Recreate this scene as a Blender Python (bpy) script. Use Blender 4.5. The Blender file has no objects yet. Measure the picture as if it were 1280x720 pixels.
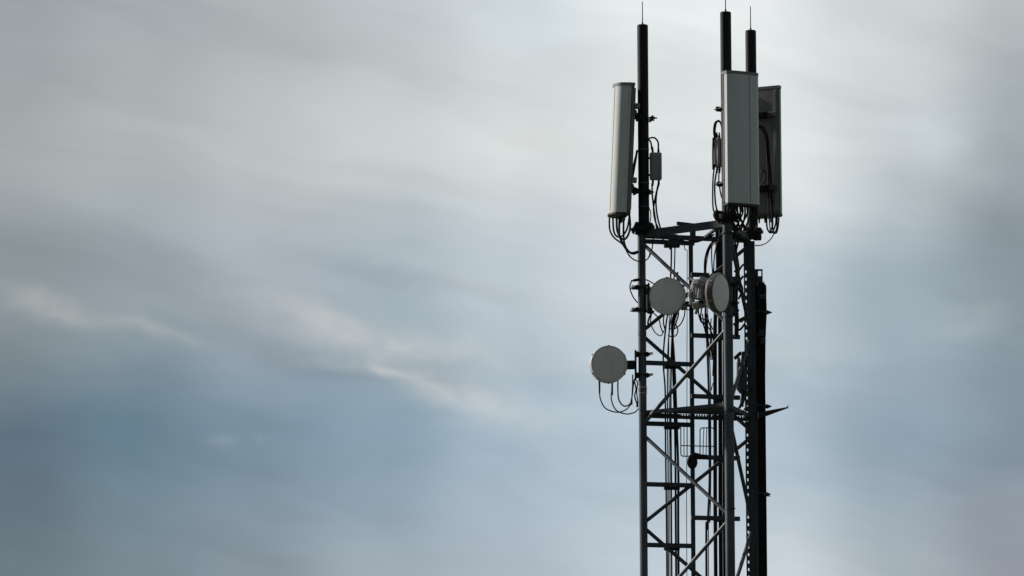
import bpy, math, random
from mathutils import Vector, Matrix, Euler

random.seed(4)
R = math.radians
scene = bpy.context.scene
col = scene.collection

# ------------------------------------------------------------------ camera
PITCH, ROLL, FPX, DIST = 7.5, -0.22, 6667.0, 80.0
cam_d = bpy.data.cameras.new('camera')
cam = bpy.data.objects.new('camera', cam_d)
col.objects.link(cam)
cam_d.sensor_width = 36.0
cam_d.lens = 36.0 * FPX / 1280.0
cam_d.clip_start = 0.5
cam_d.clip_end = 20000.0
CAM_LOC = Vector((0.0, 0.0, 1.6))
CAM_ROT = (Matrix.Rotation(R(90 + PITCH), 3, 'X') @ Matrix.Rotation(R(ROLL), 3, 'Z'))
cam.location = CAM_LOC
cam.rotation_euler = CAM_ROT.to_euler()
scene.camera = cam

# ------------------------------------------------------------------ sun
SUN_AZ, SUN_EL = -63.0, 29.0            # degrees from +Y (negative = left of the view)
sdir = Vector((math.sin(R(SUN_AZ)) * math.cos(R(SUN_EL)),
               math.cos(R(SUN_AZ)) * math.cos(R(SUN_EL)), math.sin(R(SUN_EL))))
sun_d = bpy.data.lights.new('sun', 'SUN')
sun_d.energy = 5.0
sun_d.angle = R(3.0)
sun_d.color = (1.0, 0.965, 0.91)
sun = bpy.data.objects.new('sun', sun_d)
col.objects.link(sun)
sun.rotation_euler = (-sdir).to_track_quat('-Z', 'Y').to_euler()
sun.location = (-30, 60, 60)

# ------------------------------------------------------------------ exposure
vs = scene.view_settings
vs.view_transform = 'Standard'
vs.look = 'None'
vs.exposure = 0.0
vs.gamma = 1.0
vs.use_curve_mapping = False

# ------------------------------------------------------------------ sky
def lin(c):
    c = c / 255.0
    return c / 12.92 if c <= 0.04045 else ((c + 0.055) / 1.055) ** 2.4

world = bpy.data.worlds.new('World')
scene.world = world
world.use_nodes = True
WT = world.node_tree
WT.nodes.clear()

class NT:
    """tiny expression builder for shader nodes"""
    def __init__(s, tree): s.t = tree
    def n(s, typ, **kw):
        nd = s.t.nodes.new(typ)
        for k, v in kw.items(): setattr(nd, k, v)
        return nd
    def put(s, sock, v):
        if hasattr(v, 'is_output') or isinstance(v, bpy.types.NodeSocket): s.t.links.new(v, sock)
        else: sock.default_value = v
    def m(s, op, a, b=0.0, c=0.0, clamp=False):
        nd = s.n('ShaderNodeMath', operation=op, use_clamp=clamp)
        s.put(nd.inputs[0], a); s.put(nd.inputs[1], b); s.put(nd.inputs[2], c)
        return nd.outputs[0]
    def smooth(s, v, a, b):
        nd = s.n('ShaderNodeMapRange', interpolation_type='SMOOTHSTEP')
        s.put(nd.inputs[0], v); nd.inputs[1].default_value = a; nd.inputs[2].default_value = b
        return nd.outputs[0]
    def comb(s, x, y, z):
        nd = s.n('ShaderNodeCombineXYZ')
        s.put(nd.inputs[0], x); s.put(nd.inputs[1], y); s.put(nd.inputs[2], z)
        return nd.outputs[0]
    def noise(s, vec, scale, detail=4.0, rough=0.5, dist=0.0):
        nd = s.n('ShaderNodeTexNoise')
        s.put(nd.inputs['Vector'], vec)
        nd.inputs['Scale'].default_value = scale
        nd.inputs['Detail'].default_value = detail
        nd.inputs['Roughness'].default_value = rough
        nd.inputs['Distortion'].default_value = dist
        return nd
    def mix(s, f, a, b):
        nd = s.n('ShaderNodeMix', data_type='RGBA')
        s.put(nd.inputs[0], f); s.put(nd.inputs[6], a); s.put(nd.inputs[7], b)
        return nd.outputs[2]
    def ramp(s, f, stops, interp='B_SPLINE'):
        nd = s.n('ShaderNodeValToRGB')
        cr = nd.color_ramp; cr.interpolation = interp
        while len(cr.elements) < len(stops): cr.elements.new(0.5)
        for e, (p, c) in zip(cr.elements, stops):
            e.position = p; e.color = (c[0], c[1], c[2], 1.0)
        s.put(nd.inputs[0], f)
        return nd.outputs[0]

W = NT(WT)
tc = W.n('ShaderNodeTexCoord')
sep = W.n('ShaderNodeSeparateXYZ')
WT.links.new(tc.outputs['Generated'], sep.inputs[0])
DX, DY, DZ = sep.outputs
az = W.m('MULTIPLY', W.m('ARCTAN2', DX, DY), 57.29578)         # degrees right of +Y
el = W.m('MULTIPLY', W.m('ARCSINE', DZ), 57.29578)             # degrees of elevation
# the cloud layer drifts: slow warp of the lookup so nothing is a straight gradient
wv = W.noise(W.comb(W.m('MULTIPLY', az, 0.55), W.m('MULTIPLY', el, 1.1), 3.1), 0.55, 3.0, 0.5)
wsep = W.n('ShaderNodeSeparateColor')
WT.links.new(wv.outputs['Color'], wsep.inputs[0])
azw = W.m('ADD', az, W.m('MULTIPLY', W.m('SUBTRACT', wsep.outputs[0], 0.5), 1.5))
elw = W.m('ADD', el, W.m('MULTIPLY', W.m('SUBTRACT', wsep.outputs[1], 0.5), 1.1))
u = W.m('ADD', W.m('DIVIDE', azw, 10.97), 0.5)                  # one cloud bank about 12 degrees wide
# brightness and tint of the cloud deck in five layers, left to right
ROWS = [  # elevation, colour of the deck at nine bearings
    (4.44, [(104,118,124),(117,134,141),(134,147,155),(156,169,176),(173,185,193),(187,199,206),(193,203,208),(163,174,180),(147,154,162)]),
    (5.95, [(94,111,121),(101,125,136),(120,142,154),(138,160,172),(164,182,193),(180,195,203),(176,191,200),(146,163,173),(131,145,153)]),
    (7.50, [(138,147,150),(150,159,164),(167,175,182),(166,178,186),(186,196,202),(205,212,217),(192,203,210),(160,173,181),(137,149,156)]),
    (9.05, [(163,166,170),(174,179,182),(189,194,197),(200,204,206),(214,217,218),(222,225,227),(222,226,228),(200,206,211),(161,168,175)]),
    (10.59, [(150,155,160),(160,165,170),(172,177,181),(186,190,195),(203,210,216),(222,226,228),(226,229,230),(207,211,214),(178,183,187)]),
]
def tint(c, row):
    d = ((2, 2, 5), (0, 1, 5), (0, 1, 3), (0, 2, 0), (5, 7, 5))[row]
    return tuple(lin(min(235, v + e)) for v, e in zip(c, d))
layers = []
for i, (e, vals) in enumerate(ROWS):
    layers.append(W.ramp(u, [(k / 8.0, tint(v, i)) for k, v in enumerate(vals)], 'EASE'))
cloud = layers[0]
for i in range(1, 5):
    cloud = W.mix(W.smooth(elw, ROWS[i - 1][0], ROWS[i][0]), cloud, layers[i])
# streaks: fine fibres running down to the right
ca, sa = math.cos(R(-14)), math.sin(R(-14))
s1 = W.m('ADD', W.m('MULTIPLY', azw, ca), W.m('MULTIPLY', elw, sa))
s2 = W.m('ADD', W.m('MULTIPLY', azw, -sa), W.m('MULTIPLY', elw, ca))
fib = W.noise(W.comb(W.m('MULTIPLY', s1, 0.35), W.m('MULTIPLY', s2, 1.5), 7.7), 0.9, 5.0, 0.52, 0.4).outputs[0]
fib2 = W.noise(W.comb(W.m('MULTIPLY', s1, 0.9), W.m('MULTIPLY', s2, 1.8), 1.7), 1.5, 5.0, 0.50, 0.3).outputs[0]
gain = W.m('ADD', 0.82, W.m('MULTIPLY', fib, 0.36))
# brighter wisps where the deck is thin
def wisp(px, py, ang, la, lb):
    """soft elongated patch of bright cirrus; centre given as azimuth / elevation"""
    a0 = math.degrees((px - 640) / FPX); e0 = PITCH - math.degrees((py - 360) / FPX)
    c, s = math.cos(R(ang)), math.sin(R(ang))
    da = W.m('SUBTRACT', azw2, a0); de = W.m('SUBTRACT', elw2, e0)
    p = W.m('ADD', W.m('MULTIPLY', da, c), W.m('MULTIPLY', de, s))
    q = W.m('ADD', W.m('MULTIPLY', da, -s), W.m('MULTIPLY', de, c))
    d = W.m('ADD', W.m('POWER', W.m('DIVIDE', p, la), 2.0), W.m('POWER', W.m('DIVIDE', q, lb), 2.0))
    return W.m('EXPONENT', W.m('MULTIPLY', d, -1.0))
wn = W.noise(W.comb(W.m('MULTIPLY', az, 0.8), W.m('MULTIPLY', el, 1.6), 9.4), 1.0, 4.0, 0.5)
w2 = W.n('ShaderNodeSeparateColor'); WT.links.new(wn.outputs['Color'], w2.inputs[0])
azw2 = W.m('ADD', az, W.m('MULTIPLY', W.m('SUBTRACT', w2.outputs[0], 0.5), 0.7))
elw2 = W.m('ADD', el, W.m('MULTIPLY', W.m('SUBTRACT', w2.outputs[1], 0.5), 0.55))
WISPS = [  # px, py, angle, half length deg, half width deg, strength
    (45, 372, -13, 0.70, 0.17, 0.95), (150, 406, -12, 0.75, 0.08, 0.50),
    (390, 398, -16, 0.9, 0.20, 0.70), (480, 415, -20, 0.8, 0.12, 0.35), (430, 452, -9, 0.8, 0.08, 0.35),
    (520, 470, -14, 0.6, 0.09, 0.35), (565, 495, -14, 0.60, 0.19, 0.60), (640, 512, -28, 0.50, 0.26, 0.50), (695, 530, -35, 0.40, 0.22, 0.35), (470, 432, -16, 0.7, 0.22, 0.30),
    (600, 440, -15, 0.7, 0.22, 0.40), (330, 275, -20, 1.6, 0.10, 0.25),
    (280, 552, -10, 0.15, 0.07, 0.26), (325, 553, -30, 0.08, 0.06, 0.18),
    (520, 320, -22, 1.1, 0.14, 0.20), (990, 440, 2, 0.6, 0.12, 0.30), (1220, 410, 8, 0.5, 0.14, 0.15)]
DARK = [  # deeper blue gaps between the streaks
    (380, 445, -14, 1.2, 0.13, 0.16), (550, 470, -18, 0.6, 0.12, 0.20), (520, 350, -10, 1.3, 0.14, 0.14), (1180, 240, -35, 1.2, 0.35, 0.12)]
wsum = None
for (px, py, ang, la, lb, st) in WISPS:
    g = W.m('MULTIPLY', wisp(px, py, ang, la, lb), st)
    wsum = g if wsum is None else W.m('ADD', wsum, g)
wsum = W.m('MULTIPLY', wsum, W.m('ADD', 0.40, W.m('MULTIPLY', W.smooth(fib2, 0.30, 0.72), 0.75)), clamp=True)
dsum = None
for (px, py, ang, la, lb, st) in DARK:
    g = W.m('MULTIPLY', wisp(px, py, ang, la, lb), st)
    dsum = g if dsum is None else W.m('ADD', dsum, g)
gain = W.m('MULTIPLY', gain, W.m('SUBTRACT', 1.0, dsum))
vm = W.n('ShaderNodeVectorMath', operation='SCALE')
WT.links.new(cloud, vm.inputs[0]); WT.links.new(gain, vm.inputs['Scale'])
wisp_col = W.mix(W.smooth(az, -5.5, 1.0), (0.38, 0.41, 0.415, 1), (0.60, 0.635, 0.65, 1))
cloud = W.mix(wsum, vm.outputs[0], wisp_col)
# away from the bright bank the overcast is plain: lighter round the sun, dull behind the camera
mid = W.m('ADD', 0.5, W.m('MULTIPLY', DY, 0.5))
rest = W.mix(W.smooth(mid, 0.0, 1.0), (0.085, 0.107, 0.136, 1), (0.35, 0.38, 0.41, 1))
off = W.m('MAXIMUM', W.smooth(W.m('ABSOLUTE', az), 7.0, 22.0), W.smooth(el, 12.0, 26.0))
cloud = W.mix(off, cloud, rest)
cloud = W.mix(W.smooth(el, -1.5, -0.2), (0.05, 0.055, 0.05, 1), cloud)
skyt = W.n('ShaderNodeTexSky', sky_type='NISHITA')
skyt.sun_disc = False
skyt.sun_elevation = R(SUN_EL)
skyt.sun_rotation = R(SUN_AZ)
SKY_STRENGTH = 0.1
sc10 = W.n('ShaderNodeVectorMath', operation='SCALE')
WT.links.new(cloud, sc10.inputs[0]); sc10.inputs['Scale'].default_value = 1.0 / SKY_STRENGTH
final = W.mix(0.985, skyt.outputs[0], sc10.outputs[0])
bg = W.n('ShaderNodeBackground'); bg.inputs['Strength'].default_value = SKY_STRENGTH
WT.links.new(final, bg.inputs['Color'])
wo = W.n('ShaderNodeOutputWorld'); WT.links.new(bg.outputs[0], wo.inputs['Surface'])
world.cycles.sampling_method = 'MANUAL'
world.cycles.sample_map_resolution = 1024

# ------------------------------------------------------------------ materials
def material(name, base, var=0.25, rough=0.55, metallic=0.0, scale=6.0, stain=None, spec=0.4, bump=0.0, streak=True):
    m = bpy.data.materials.new(name); m.use_nodes = True
    t = m.node_tree; t.nodes.clear(); N = NT(t)
    out = N.n('ShaderNodeOutputMaterial'); p = N.n('ShaderNodeBsdfPrincipled')
    t.links.new(p.outputs[0], out.inputs[0])
    geo = N.n('ShaderNodeNewGeometry')
    mp = N.n('ShaderNodeMapping'); t.links.new(geo.outputs['Position'], mp.inputs[0])
    if streak: mp.inputs['Scale'].default_value = (1.0, 1.0, 0.22)
    n1 = N.noise(mp.outputs[0], scale, 5.0, 0.6).outputs[0]
    n2 = N.noise(geo.outputs['Position'], scale * 7.0, 4.0, 0.6).outputs[0]
    v = N.m('ADD', N.m('MULTIPLY', n1, 0.7), N.m('MULTIPLY', n2, 0.3))
    lo = tuple(c * (1 - var) for c in base) + (1,); hi = tuple(min(1, c * (1 + var)) for c in base) + (1,)
    c = N.mix(N.smooth(v, 0.32, 0.68), lo, hi)
    if stain:
        n3 = N.noise(mp.outputs[0], scale * 0.6 + 1.3, 6.0, 0.65).outputs[0]
        c = N.mix(N.m('MULTIPLY', N.smooth(n3, 0.55, 0.75), stain[1]), c, tuple(stain[0]) + (1,))
    t.links.new(c, p.inputs['Base Color'])
    p.inputs['Metallic'].default_value = metallic
    p.inputs['Specular IOR Level'].default_value = spec
    rr = N.m('ADD', rough - 0.1, N.m('MULTIPLY', n2, 0.2))
    t.links.new(rr, p.inputs['Roughness'])
    if bump:
        b = N.n('ShaderNodeBump'); b.inputs['Strength'].default_value = bump; b.inputs['Distance'].default_value = 0.004
        t.links.new(n2, b.inputs['Height']); t.links.new(b.outputs[0], p.inputs['Normal'])
    return m

M = {
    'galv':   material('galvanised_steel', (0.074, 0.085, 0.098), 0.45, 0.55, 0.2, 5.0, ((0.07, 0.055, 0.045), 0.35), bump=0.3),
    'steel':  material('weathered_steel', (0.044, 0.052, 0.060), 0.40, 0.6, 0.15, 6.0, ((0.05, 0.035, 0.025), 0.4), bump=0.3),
    'pole':   material('black_painted_steel', (0.012, 0.0125, 0.013), 0.3, 0.6, 0.0, 5.0, ((0.02, 0.016, 0.013), 0.4), bump=0.2, spec=0.25),
    'rubber': material('black_cable_jacket', (0.012, 0.012, 0.014), 0.3, 0.6, 0.0, 8.0, spec=0.2),
    'radome': material('grey_radome_plastic', (0.56, 0.56, 0.55), 0.07, 0.42, 0.0, 4.0, ((0.36, 0.345, 0.32), 0.5), spec=0.45),
    'cap':    material('grey_cap_plastic', (0.17, 0.175, 0.18), 0.12, 0.5, 0.0, 6.0),
    'back':   material('brown_grey_backplate', (0.20, 0.196, 0.188), 0.16, 0.55, 0.1, 4.0, ((0.08, 0.07, 0.06), 0.5)),
    'dish':   material('light_grey_dish_radome', (0.74, 0.71, 0.685), 0.06, 0.5, 0.0, 3.0, ((0.48, 0.45, 0.41), 0.55), streak=True),
    'shell':  material('dish_shell_paint', (0.50, 0.50, 0.49), 0.10, 0.45, 0.0, 5.0, ((0.3, 0.28, 0.25), 0.4)),
    'unit':   material('grey_radio_casting', (0.25, 0.245, 0.235), 0.15, 0.5, 0.1, 6.0, ((0.2, 0.19, 0.17), 0.4)),
    'box':    material('grey_amplifier_casting', (0.29, 0.29, 0.285), 0.15, 0.5, 0.1, 6.0),
    'tape':   material('pale_tape', (0.36, 0.35, 0.34), 0.1, 0.6, 0.0, 9.0),
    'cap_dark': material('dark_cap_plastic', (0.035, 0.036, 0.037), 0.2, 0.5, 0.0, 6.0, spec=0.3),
    'shaded_dark': material('shaded_drum_dark_fittings', (0.085, 0.078, 0.070), 0.2, 0.55, 0.0, 5.0, ((0.05, 0.045, 0.04), 0.5)),  # narrow dish's drum: shade put into the colour; plain dark tone on other parts
    'conc':   material('concrete', (0.30, 0.29, 0.27), 0.2, 0.9, 0.0, 1.2, bump=0.5, streak=False),
    'ground': material('dry_grass_ground', (0.065, 0.075, 0.042), 0.45, 0.95, 0.0, 0.05, ((0.11, 0.095, 0.065), 0.7), streak=False),
}

# ------------------------------------------------------------------ geometry helpers
def P(px, py, Y=DIST):
    """world point on the plane y = Y seen in direction (px, py) of the 1280x720 survey photo"""
    d = CAM_ROT @ Vector(((px - 640.0) / FPX, -(py - 360.0) / FPX, -1.0))
    return CAM_LOC + d * ((Y - CAM_LOC.y) / d.y)

class MB:
    def __init__(s): s.v = []; s.f = []; s.sm = []
    def add(s, vs, fs, smooth=False):
        o = len(s.v); s.v += [Vector(v) for v in vs]
        for f in fs: s.f.append([o + i for i in f]); s.sm.append(smooth)
        return s
    def box(s, c, size, rot=None, ch=0.0):
        """box with chamfered vertical-and-horizontal edges (ch > 0)"""
        hx, hy, hz = [a / 2 for a in size]; c = Vector(c)
        if ch <= 0:
            vs = [Vector((x, y, z)) for x in (-hx, hx) for y in (-hy, hy) for z in (-hz, hz)]
            fs = [(0, 1, 3, 2), (4, 6, 7, 5), (0, 4, 5, 1), (2, 3, 7, 6), (0, 2, 6, 4), (1, 5, 7, 3)]
        else:
            ch = min(ch, hx * .9, hy * .9, hz * .9)
            def ring(ix, iy, z):
                return [(-ix + (ch if True else 0), -iy, z), (ix - ch, -iy, z), (ix, -iy + ch, z), (ix, iy - ch, z),
                        (ix - ch, iy, z), (-ix + ch, iy, z), (-ix, iy - ch, z), (-ix, -iy + ch, z)]
            rings = [ring(hx - ch, hy - ch, -hz), ring(hx, hy, -hz + ch), ring(hx, hy, hz - ch), ring(hx - ch, hy - ch, hz)]
            vs = [Vector(p) for r_ in rings for p in r_]; fs = []
            for k in range(3):
                for i in range(8):
                    j = (i + 1) % 8
                    fs.append((k * 8 + i, k * 8 + j, k * 8 + 8 + j, k * 8 + 8 + i))
            fs.append(tuple(reversed(range(8)))); fs.append(tuple(range(24, 32)))
        if rot is not None: vs = [rot @ v for v in vs]
        return s.add([c + v for v in vs], fs)
    def beam(s, a, b, w, h, up=(0, 0, 1), ch=0.0):
        """rectangular bar from a to b: w across, h along 'up'"""
        a, b = Vector(a), Vector(b); x = (b - a); L = x.length; x.normalize()
        z = Vector(up); z = (z - x * z.dot(x)).normalized(); y = z.cross(x)
        rot = Matrix((x, y, z)).transposed()
        return s.box((a + b) / 2, (L, w, h), rot, ch)
    def angle(s, a, b, w, t, up=(0, 0, 1), inward=(0, 1, 0)):
        """steel angle: one flange w tall along up, the other w deep along inward, at the top edge"""
        a, b = Vector(a), Vector(b); x = (b - a).normalized()
        z = Vector(up); z = (z - x * z.dot(x)).normalized(); y = z.cross(x)
        if y.dot(Vector(inward)) < 0: y = -y
        s.beam(a, b, t, w, z)
        o = z * (w / 2 - t / 2) + y * (w / 2 + t / 2)
        return s.beam(a + o, b + o, w, t, z)
    def cyl(s, a, b, r, r2=None, n=16, caps=True, smooth=True):
        a, b = Vector(a), Vector(b); r2 = r if r2 is None else r2
        x = (b - a).normalized(); h = Vector((0, 0, 1)) if abs(x.z) < 0.9 else Vector((1, 0, 0))
        e1 = x.cross(h).normalized(); e2 = x.cross(e1)
        vs = []; fs = []
        for c, rr in ((a, r), (b, r2)):
            for i in range(n):
                t = 2 * math.pi * i / n; vs.append(c + (e1 * math.cos(t) + e2 * math.sin(t)) * rr)
        for i in range(n):
            j = (i + 1) % n; fs.append((i, n + i, n + j, j))
        s.add(vs, fs, smooth)
        if caps: s.add(vs, [tuple(range(n)), tuple(reversed(range(n, 2 * n)))])
        return s
    def tube(s, pts, r, n=8):
        pts = [Vector(p) for p in pts]; vs = []; fs = []
        t0 = (pts[1] - pts[0]).normalized()
        h = Vector((0, 0, 1)) if abs(t0.z) < 0.9 else Vector((1, 0, 0))
        e1 = t0.cross(h).normalized()
        for k, p in enumerate(pts):
            t = (pts[min(k + 1, len(pts) - 1)] - pts[max(k - 1, 0)]).normalized()
            e1 = (e1 - t * e1.dot(t)).normalized(); e2 = t.cross(e1)
            for i in range(n):
                a = 2 * math.pi * i / n; vs.append(p + (e1 * math.cos(a) + e2 * math.sin(a)) * r)
        for k in range(len(pts) - 1):
            for i in range(n):
                j = (i + 1) % n
                fs.append((k * n + i, k * n + j, (k + 1) * n + j, (k + 1) * n + i))
        s.add(vs, fs, True)
        return s.add(vs, [tuple(reversed(range(n))), tuple(range((len(pts) - 1) * n, len(pts) * n))])
    def lathe(s, prof, axis='y', n=48, flat_from=None):
        """profile (radius, along) turned about the local axis -> closed ends when radius is 0"""
        vs = []; fs = []
        for (r, y) in prof:
            for i in range(n):
                a = 2 * math.pi * i / n
                vs.append((r * math.cos(a), y, r * math.sin(a)) if axis == 'y' else (r * math.cos(a), r * math.sin(a), y))
        for k in range(len(prof) - 1):
            for i in range(n):
                j = (i + 1) % n; fs.append((k * n + i, k * n + j, (k + 1) * n + j, (k + 1) * n + i))
        return s.add(vs, fs, True)
    def prism(s, prof, z0, z1, smooth=False):
        n = len(prof); vs = [(x, y, z0) for x, y in prof] + [(x, y, z1) for x, y in prof]
        s.add(vs, [(i, (i + 1) % n, n + (i + 1) % n, n + i) for i in range(n)], smooth)
        return s.add(vs, [tuple(reversed(range(n))), tuple(range(n, 2 * n))])
    def build(s, name, mat, parent=None, world_space=False, auto=40):
        me = bpy.data.meshes.new(name)
        vs = s.v
        if world_space and parent is not None:
            inv = WM[parent.name].inverted(); vs = [inv @ v for v in vs]
        me.from_pydata([tuple(v) for v in vs], [], s.f); me.validate(); me.update()
        for p, k in zip(me.polygons, s.sm): p.use_smooth = k
        me.materials.append(mat)
        o = bpy.data.objects.new(name, me); col.objects.link(o)
        if parent is not None:
            o.parent = parent; WM[o.name] = WM[parent.name].copy()
        else: WM[o.name] = Matrix.Identity(4)
        if any(s.sm):
            try: me.set_sharp_from_angle(angle=R(auto))
            except Exception: pass
        return o

WM = {}
def empty(name, loc, rot=(0, 0, 0)):
    o = bpy.data.objects.new(name, None); col.objects.link(o)
    o.location = loc; o.rotation_euler = rot; o.empty_display_size = 0.3
    WM[o.name] = Matrix.Translation(Vector(loc)) @ Euler(rot).to_matrix().to_4x4()
    return o
def tag(o, label, cat, group=None, kind=None):
    if label: o['label'] = label
    if cat: o['category'] = cat
    if group: o['group'] = group
    if kind: o['kind'] = kind
    return o
def spline(pts, seg=7):
    pts = [Vector(p) for p in pts]
    if len(pts) < 3: return pts
    q = [2 * pts[0] - pts[1]] + pts + [2 * pts[-1] - pts[-2]]; out = []
    for k in range(1, len(q) - 2):
        p0, p1, p2, p3 = q[k - 1], q[k], q[k + 1], q[k + 2]
        for i in range(seg):
            t = i / seg
            out.append(0.5 * (2 * p1 + (p2 - p0) * t + (2 * p0 - 5 * p1 + 4 * p2 - p3) * t * t + (3 * p1 - p0 - 3 * p2 + p3) * t ** 3))
    out.append(pts[-1]); return out
U = DIST / FPX                       # metres per photo pixel at the tower

# ------------------------------------------------------------------ ground
g = MB(); n = 96; rings = [0.0, 60, 200, 800, 3000, 9000]
vs = [(0, 0, 0)]; fs = []
for k, r_ in enumerate(rings[1:]):
    for i in range(n):
        a = 2 * math.pi * i / n; vs.append((r_ * math.cos(a), r_ * math.sin(a) + 80, 0.0))
for i in range(n): fs.append((0, 1 + i, 1 + (i + 1) % n))
vs[0] = (0, 80, 0)
for k in range(len(rings) - 2):
    for i in range(n):
        j = (i + 1) % n; a = 1 + k * n; b = a + n
        fs.append((a + i, b + i, b + j, a + j))
g.add(vs, fs)
tag(g.build('ground', M['ground']), None, None, kind='structure')

# ------------------------------------------------------------------ tower
YA, YB, YC = 80.19, 79.06, 80.75
LA, LB, LC = P(803.3, 500, YA), P(911.0, 500, YB), P(938.0, 500, YC)
def at_leg(L, py):                    # point on a vertical leg axis that is seen at picture row py
    k = (L.x, L.y); z = P(640, py, L.y).z
    # roll makes rows lean slightly: correct at the leg's own column
    px = 640
    for _ in range(3):
        c = CAM_ROT.transposed() @ (Vector((L.x, L.y, z)) - CAM_LOC)
        yy = 360 - FPX * c.y / -c.z
        z += (yy - py) * U
    return Vector((L.x, L.y, z))
ctr = (LA + LB + LC) / 3
PLAT_Z = at_leg(LA, 516).z
TOP_Z = at_leg(LA, 288).z
tower = empty('lattice_tower', (ctr.x, ctr.y, 0))
tag(tower, 'grey three-legged steel lattice tower with zigzag bracing and a small rest platform', 'tower')

pad = MB(); pad.box((ctr.x, ctr.y, 0.15), (4.2, 4.2, 0.3), None, 0.03)
tag(pad.build('foundation', M['conc']), 'square concrete foundation pad under the lattice tower', 'foundation')

def part(mb, name, mat, par=tower): return mb.build(name, M[mat], par, True)

# legs
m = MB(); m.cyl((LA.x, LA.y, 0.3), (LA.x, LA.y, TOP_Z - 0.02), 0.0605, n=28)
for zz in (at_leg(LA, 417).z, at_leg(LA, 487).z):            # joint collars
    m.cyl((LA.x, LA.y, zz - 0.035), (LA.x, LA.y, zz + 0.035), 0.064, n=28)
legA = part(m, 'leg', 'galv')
m = MB(); rotB = Matrix.Rotation(R(14), 3, 'Z')
m.box((LB.x, LB.y, (0.3 + TOP_Z) / 2), (0.122, 0.122, TOP_Z - 0.3 - 0.03), rotB, 0.014)
part(m, 'leg', 'galv')
# perforated angle leg: a plate with two rows of slots and a flange going back
m = MB()
x0 = P(931, 500, YC).x; x1 = P(945.2, 500, YC).x; yc = YC - 0.03
xs = [x0, x0 + 0.024, x0 + 0.043, x0 + 0.122, x0 + 0.141, x1]
zs = []; z = 0.3; pitch = 9.4 * U * 80.75 / 80
while z < TOP_Z - 0.15:
    zs.append((z, z + pitch * 0.64, z + pitch)); z += pitch
zslots = at_leg(LC, 332).z
t = 0.007
def quadbox(xa, xb, za, zb): m.box(((xa + xb) / 2, yc, (za + zb) / 2), (xb - xa, t, zb - za))
for (za, zb, zc) in zs:
    hole = zc < zslots
    if hole:
        for (k, open_) in enumerate((False, True, False, True, False)):
            if not open_: quadbox(xs[k], xs[k + 1], za, zc)
            else: quadbox(xs[k], xs[k + 1], za, zb)
    else: quadbox(xs[0], xs[5], za, zc)
m.box((x1 - 0.045, yc + 0.035, (0.3 + z) / 2), (0.088, 0.05, z - 0.3), None, 0.004)
part(m, 'leg', 'steel')

# zigzag bracing (period 240 rows)
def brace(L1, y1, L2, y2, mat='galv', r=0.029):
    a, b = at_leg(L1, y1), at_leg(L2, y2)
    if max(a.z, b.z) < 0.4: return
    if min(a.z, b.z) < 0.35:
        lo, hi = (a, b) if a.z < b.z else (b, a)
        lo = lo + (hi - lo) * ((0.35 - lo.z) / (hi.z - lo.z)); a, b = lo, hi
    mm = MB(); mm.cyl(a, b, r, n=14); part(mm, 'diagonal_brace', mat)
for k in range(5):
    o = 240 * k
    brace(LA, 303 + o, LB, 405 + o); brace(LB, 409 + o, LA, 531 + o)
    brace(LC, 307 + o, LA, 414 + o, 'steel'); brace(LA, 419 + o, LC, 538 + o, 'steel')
    brace(LB, 280 + o, LC, 412 + o, 'steel'); brace(LC, 424 + o, LB, 508 + o, 'steel')
for (y, h, w) in ((291.5, .030, .150), (396, .035, .134), (513, .05, .136), (636, .03, .134)):     # splice and clamp bands on the front leg
    p = at_leg(LB, y); mm = MB(); mm.box(p, (w, w, h), rotB, .008)
    for dx in (-.045, .045): mm.cyl(p + rotB @ Vector((dx, -w / 2, 0)), p + rotB @ Vector((dx, -w / 2 - .02, 0)), .012, n=6, smooth=False)
    part(mm, 'leg_band', 'steel')
# rear rail (behind the A-C face) with short cross bars that carry the cables
def Yb(px): return YA + (px - 803) / 135.0 * (YC - YA)
RY = Yb(865) + 0.05
RL = P(865, 500, RY)
rz = at_leg(RL, 300).z
m = MB(); m.beam((RL.x, RY, 0.3), (RL.x, RY, rz), 0.055, 0.068, (1, 0, 0), 0.006); part(m, 'rear_rail', 'steel')
def hbar(pxa, pxb, py, h=0.068):
    z = at_leg(RL, py).z
    a = P(pxa, py, Yb(pxa)); b = P(pxb, py, Yb(pxb))
    if z < 0.5: return
    mm = MB(); mm.beam((a.x, Yb(pxa) - 0.02, z), (b.x, Yb(pxb) - 0.02, z), 0.05, h, (0, 0, 1), 0.004)
    part(mm, 'cross_bar', 'steel')
for k in range(13):
    hbar(806, 867.5, 305 + 75.6 * k)
    hbar(864, 886 if k == 0 else 924.5, 344 + 75.9 * k)
# hanger blocks clamping the cables to the bars
for k in range(12):
    y = 305 + 75.6 * k; z = at_leg(RL, y).z
    if z < 0.6: continue
    mm = MB()
    a = P(832, y, Yb(838)); b = P(848, y, Yb(838))
    mm.box(((a.x + b.x) / 2, Yb(838) + 0.075, z - 0.02), (b.x - a.x + 0.05, 0.13, 0.09), None, 0.012)
    part(mm, 'cable_hanger', 'pole')
    y = 344 + 75.9 * k; z = at_leg(RL, y).z
    if z < 0.6: continue
    mm = MB(); a = P(892, y, Yb(898)); b = P(907, y, Yb(898))
    mm.box(((a.x + b.x) / 2, Yb(898) + 0.085, z), (b.x - a.x, 0.14, 0.085), None, 0.012)
    if k: part(mm, 'cable_hanger', 'pole')

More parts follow.
